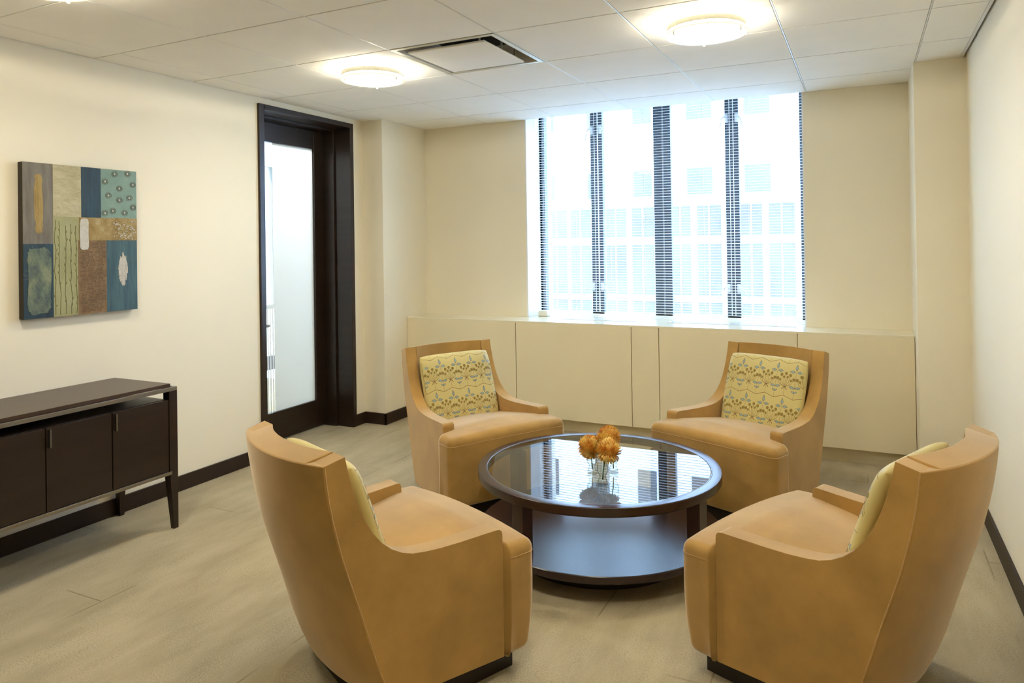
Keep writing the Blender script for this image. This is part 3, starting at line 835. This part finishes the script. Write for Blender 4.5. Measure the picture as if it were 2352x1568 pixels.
def flower(lab, x, y, zc, hx, hy, R, seed):
    t = thing('chrysanthemum', lab, 'flower', (x, y, TZ + 0.012), 0, 'bronze chrysanthemums on the coffee table')
    b = NB(); bmesh.ops.create_uvsphere(b, u_segments=20, v_segments=12, radius=R * 0.66); bloom(b, R, seed)
    o = obj('bloom', b, 'petal', t, smooth=True); o.location = (hx, hy, zc); o.rotation_euler = (0.35 * (1 if hy < 0 else -0.3), 0.2 * (1 if hx > 0 else -1), seed)
    b = NB(); tube(b, [(0, 0, 0.006), (hx * 0.15, hy * 0.15, zc * 0.4), (hx * 0.5, hy * 0.5, zc * 0.75), (hx, hy, zc - R * 0.3)], 0.0026, 8); obj('stem', b, 'stem', t, smooth=True)
V = [(-1.008, 2.882, 0.085, 0.128, 0.024, 0.008, 0.052, 1, 'front'), (-1.098, 3.002, 0.082, 0.102, -0.008, -0.006, 0.051, 2, 'left'), (-1.014, 3.045, 0.09, 0.136, -0.020, 0.0, 0.053, 3, 'back')]
VL = {'front': ('glass bud vase nearest the camera on the coffee table', 'bronze chrysanthemum on the right, in the front vase'),
      'left': ('glass bud vase to the left on the coffee table', 'bronze chrysanthemum on the left of the three'),
      'back': ('glass bud vase partly hidden behind the front vase', 'yellowest chrysanthemum, highest and rearmost of the three')}
for x, y, vh, zc, hx, hy, R, sd, nm in V:
    vase(VL[nm][0], x, y, vh); flower(VL[nm][1], x, y, zc, hx, hy, R, sd)

# ------------------------------------------------------------------ sideboard
SX0, SX1, SYR, SYL = -3.57, -3.13, 2.496, 0.66
t = thing('sideboard', 'dark wood sideboard with metal trim and tapered legs against the left wall', 'sideboard', (-3.35, 1.57, 0))
ox, oy = 3.35, -1.57
def spart(name, bm, m, par=t, **k):
    bmesh.ops.translate(bm, verts=bm.verts, vec=(ox, oy, 0)); return obj(name, bm, m, par, **k)
b = NB(); box(b, SX0, SX1 - 0.012, SYL + 0.03, SYR - 0.030, 0.712, 0.729); spart('top_panel', b, 'woodtop', bevel=0.001)
b = NB()
box(b, SX1 - 0.014, SX1, SYL, SYR, 0.692, 0.711); box(b, SX0, SX0 + 0.014, SYL, SYR, 0.692, 0.711)
box(b, SX0 + 0.014, SX1 - 0.014, SYR - 0.014, SYR, 0.692, 0.711); box(b, SX0 + 0.014, SX1 - 0.014, SYL, SYL + 0.014, 0.692, 0.711)
prop(spart('top_rail', b, 'silver', bevel=0.001), 'brushed metal rail')
b = NB(); box(b, SX1 - 0.018, SX1 + 0.002, SYL, SYR - 0.035, 0.276, 0.292); prop(spart('bottom_rail', b, 'silver', bevel=0.001), 'brushed metal rail')
BY0, BY1 = SYL + 0.06, 2.450
b = NB(); box(b, SX0 + 0.01, SX1 - 0.024, BY0, BY1, 0.292, 0.652); spart('cabinet_body', b, 'wood', bevel=0.001)
b = NB(); box(b, SX0 + 0.09, SX0 + 0.11, BY0 + 0.5, 2.02, 0.652, 0.712); box(b, SX0 + 0.05, SX1 - 0.1, 1.50, 1.52, 0.652, 0.712); spart('top_support', b, 'wood')
edges = [BY1, 2.150, 1.850, 1.54, 1.24, 0.94, BY0]
for i in range(6):
    y1, y0 = edges[i], edges[i + 1]
    b = NB(); box(b, SX1 - 0.023, SX1 - 0.004, y0 + 0.0025, y1 - 0.0025, 0.294, 0.650); d_ = spart('cabinet_door', b, 'wood', bevel=0.001)
    if i in (0, 1, 3, 4):
        b = NB(); box(b, SX1 - 0.004, SX1 + 0.014, y0 + 0.008, y0 + 0.014, 0.566, 0.644); prop(spart('door_handle', b, 'silver', par=d_), 'thin metal handle')
def leg(x0, x1, y0, y1, ix, iy):
    bm = NB()
    a = [(x0, y0), (x1, y0), (x1, y1), (x0, y1)]
    cx, cy = ix, iy
    lv = [(0, 0.55), (0.29, 1.0), (0.692, 1.0)]
    rings = []
    for z, s in lv:
        rings.append([bm.verts.new((cx + (x - cx) * s, cy + (y - cy) * s, z)) for x, y in a])
    for A, B in zip(rings, rings[1:]):
        for k in range(4): bm.faces.new((A[k], A[(k + 1) % 4], B[(k + 1) % 4], B[k]))
    bm.faces.new(rings[0]); bm.faces.new(rings[-1]); return bm
for x0, x1, ix in ((SX1 - 0.045, SX1, SX1), (SX0, SX0 + 0.045, SX0)):
    for y0, y1, iy in ((SYR - 0.046, SYR, SYR), (SYL, SYL + 0.046, SYL)):
        spart('leg', leg(x0, x1, y0, y1, ix, iy), 'wood', bevel=0.001)

# ------------------------------------------------------------------ textured painting
def paint_mat(name, stops, scale, sv=(1, 1, 1), bump=0.4, rough=0.6, bs=None):
    tt_ = NT(name); v = tt_.coord(sv)
    f = tt_.noise(v, scale, 5, 0.65)
    tt_.link(tt_.ramp(f, [(p, mul(srgb(*c), 0.74)) for p, c in stops]), tt_.b.inputs['Base Color'])
    tt_.set(rough=rough, spec=0.4); tt_.bump(tt_.noise(v, bs or scale * 2.5, 4, 0.7), bump, 0.006)
    return tt_.m
PMs = dict(
    gray=paint_mat('paint_gray', [(0.3, (112, 104, 92)), (0.7, (146, 140, 126))], 9, (1, 3, 0.6)),
    cream=paint_mat('paint_cream', [(0.3, (186, 176, 134)), (0.7, (216, 208, 170))], 14, (1, 1, 2.2), 1.0, 0.55, 22),
    navy=paint_mat('paint_navy', [(0.3, (34, 56, 68)), (0.7, (50, 82, 98))], 8, (1, 3, 0.5)),
    teal=paint_mat('paint_teal', [(0.3, (128, 158, 146)), (0.7, (148, 176, 162))], 8),
    green=paint_mat('paint_sage', [(0.3, (164, 162, 112)), (0.7, (184, 184, 138))], 7),
    gold=paint_mat('paint_gold', [(0.35, (150, 122, 66)), (0.55, (178, 152, 92)), (0.75, (206, 190, 146))], 16, (1, 1, 1), 0.8),
    brown=paint_mat('paint_brown', [(0.3, (124, 94, 58)), (0.7, (154, 124, 82))], 18),
    blue=paint_mat('paint_blue', [(0.3, (52, 82, 96)), (0.7, (86, 120, 124))], 7, (1, 5, 0.6)),
    mixg=paint_mat('paint_blue_green', [(0.32, (70, 84, 92)), (0.48, (108, 122, 104)), (0.62, (140, 148, 116))], 9, (1, 1.4, 1), 1.0, 0.6, 16),
    ochre=paint_mat('paint_ochre', [(0.3, (150, 120, 56)), (0.6, (184, 158, 92))], 14, (1, 4, 0.8)),
    white=paint_mat('paint_white', [(0.3, (206, 200, 186)), (0.7, (232, 228, 218))], 20, (1, 1, 1), 0.8),
    darkl=paint_mat('paint_dark_line', [(0.3, (84, 66, 40)), (0.7, (104, 84, 52))], 20),
    ltn=paint_mat('paint_light_twig', [(0.3, (128, 122, 78)), (0.7, (146, 138, 92))], 20),
    ringd=paint_mat('paint_ring', [(0.3, (96, 100, 92)), (0.7, (122, 124, 112))], 20))
PK = list(PMs)
t = thing('painting', 'square abstract painting of textured colour blocks hung on the left wall', 'painting', (XL, 2.293, 1.455))
FX = 0.040; Y0, Y1, Z0, Z1 = -0.292, 0.294, -0.373, 0.373
def py(v): return v - 2.293
def pz(v): return v - 1.455
b = NB(); box(b, 0.001, FX, Y0, Y1, Z0, Z1); obj('canvas', b, 'edge', t, bevel=0.004)
b = NB(); rnd = random.Random(5)
def patch(y0, y1, z0, z1, key, h_=0.0015): 
    box(b, FX - 0.001, FX + h_, y0, y1, z0, z1, PK.index(key))
c1, c2, c3 = py(2.140), py(2.280), py(2.385)
patch(Y0, c1, pz(1.439), Z1, 'gray'); patch(Y0, c1, Z0, pz(1.439), 'navy')
patch(c1, c2, pz(1.572), Z1, 'cream', 0.0025); patch(c2, c3, pz(1.572), Z1, 'navy'); patch(c3, Y1, pz(1.572), Z1, 'teal')
patch(c1, py(2.2705), Z0, pz(1.572), 'green'); patch(py(2.270), Y1, pz(1.455), pz(1.572), 'gold', 0.003)
patch(py(2.2625), py(2.412), Z0, pz(1.455), 'brown', 0.0022); patch(py(2.412), Y1, Z0, pz(1.455), 'blue')
def blob(y0, y1, z0, z1, key, h_, jit=0.006, n=40):
    cy_, cz_, ry, rz_ = (y0 + y1) / 2, (z0 + z1) / 2, (y1 - y0) / 2, (z1 - z0) / 2
    pts = []
    for k in range(n):
        a = 2 * pi * k / n
        e = 0.35
        pts.append((cy_ + ry * math.copysign(abs(cos(a)) ** e, cos(a)) + rnd.uniform(-jit, jit), cz_ + rz_ * math.copysign(abs(sin(a)) ** e, sin(a)) + rnd.uniform(-jit, jit)))
    prism(b, pts, lambda p: (FX, p[0], p[1]), lambda p: (FX + h_, p[0], p[1]), PK.index(key))
blob(Y0 + 0.018, c1 - 0.012, Z0 + 0.02, pz(1.42), 'mixg', 0.003, 0.005)
blob(py(2.055), py(2.092), pz(1.49), pz(1.775), 'ochre', 0.002, 0.004)
blob(py(2.271), py(2.316), pz(1.408), pz(1.565), 'white', 0.006, 0.0015)
for k in range(18):
    yy = 2.478 + 0.052 * k / 17 ; m_ = abs(k - 8.5) / 8.5
    a_ = 1.205 + rnd.uniform(0, 0.03) + 0.07 * m_ ** 2; c_ = 1.40 - rnd.uniform(0, 0.03) - 0.06 * m_ ** 2
    box(b, FX, FX + 0.0022 + 0.001 * rnd.random(), py(yy) - 0.0019, py(yy) + 0.0019, pz(a_), pz(c_), PK.index('white'))
def ptube(pts, r, key): tube(b, [(FX + 0.0015, p[0], p[1]) for p in pts], r, 6, PK.index(key))
def pring(y_, z_, r, wd, key):
    N_ = 20
    for k in range(N_):
        a0, a1 = 2 * pi * k / N_, 2 * pi * (k + 1) / N_
        q = [(rr * cos(a), rr * sin(a)) for rr, a in ((r, a0), (r, a1), (r - wd, a1), (r - wd, a0))]
        prism(b, q, lambda p: (FX + 0.001, y_ + p[0], z_ + p[1]), lambda p: (FX + 0.0032, y_ + p[0], z_ + p[1]), PK.index(key))
for yy, zz_ in ((2.408, 1.762), (2.462, 1.805), (2.488, 1.73), (2.575, 1.755), (2.426, 1.69), (2.488, 1.668), (2.545, 1.683), (2.450, 1.61), (2.406, 1.597), (2.517, 1.602), (2.578, 1.632), (2.535, 1.812)):
    if yy > 2.565: yy = 2.566
    pring(py(yy), pz(zz_), 0.0115, 0.004, 'ringd'); pring(py(yy), pz(zz_), 0.017, 0.0012, 'ringd')
    prism(b, [(0.0045 * cos(a), 0.0045 * sin(a)) for a in [k * pi / 4 for k in range(8)]], lambda p: (FX + 0.001, py(yy) + p[0], pz(zz_) + p[1]), lambda p: (FX + 0.003, py(yy) + p[0], pz(zz_) + p[1]), PK.index('white'))
for yy in (2.150, 2.172, 2.200, 2.228, 2.254):
    z_ = 1.09; pts = []; yw = yy
    while z_ < 1.565:
        pts.append((py(yw), pz(z_))); yw = yy + rnd.uniform(-0.005, 0.005); z_ += rnd.uniform(0.03, 0.06)
    ptube(pts, 0.0017, 'ltn')
    for p in pts[1:-1]:
        if rnd.random() < 0.75:
            s = rnd.choice((-1, 1)); ptube([(p[0], p[1]), (p[0] + s * 0.004, p[1] + 0.005), (p[0] + s * 0.006, p[1] + 0.014)], [0.002, 0.0024, 0.001], 'ltn')
z_ = 1.095
while z_ < 1.45:
    yy = 2.268 + rnd.uniform(0, 0.012)
    while yy < 2.39:
        L = rnd.uniform(0.022, 0.04)
        if not (z_ > 1.40 and yy < 2.325):
            e_ = min(yy + L, 2.405)
            for dz in (0, 0.0065):
                box(b, FX, FX + 0.0028, py(yy + dz * 0.7), py(e_), pz(z_ + dz) - 0.001, pz(z_ + dz) + 0.001, PK.index('darkl'))
            box(b, FX, FX + 0.0028, py(e_) - 0.0012, py(e_) + 0.0012, pz(z_), pz(z_ + 0.0065), PK.index('darkl'))
        yy += L + rnd.uniform(0.006, 0.014)
    z_ += 0.0135
for k in range(16):
    y0_, z0_ = rnd.uniform(2.025, 2.11), rnd.uniform(1.11, 1.40); a = rnd.uniform(0, pi)
    ptube([(py(y0_), pz(z0_)), (py(y0_ + 0.02 * cos(a)), pz(z0_ + 0.02 * sin(a) + 0.004)), (py(min(2.13, y0_ + 0.036 * cos(a))), pz(z0_ + 0.04 * sin(a)))], 0.0013, 'ringd')
for k in range(26):
    y0_, z0_ = rnd.uniform(2.15, 2.24), rnd.uniform(1.59, 1.815)
    ptube([(py(y0_), pz(z0_)), (py(y0_ + 0.012), pz(z0_ + rnd.uniform(-.004, .004))), (py(y0_ + rnd.uniform(0.02, 0.035)), pz(z0_ + rnd.uniform(-.007, .007)))], 0.0012, 'cream')
for k in range(130):
    y0_, z0_ = rnd.uniform(2.455, 2.58), rnd.uniform(1.462, 1.567)
    ptube([(py(y0_), pz(z0_)), (py(min(2.586, y0_ + rnd.uniform(-.01, .01))), pz(z0_ + rnd.uniform(-.005, .005)))], 0.0042, rnd.choice(('white', 'gold', 'cream', 'white', 'cream')))
obj('painted_surface', b, [PMs[k] for k in PK], t)
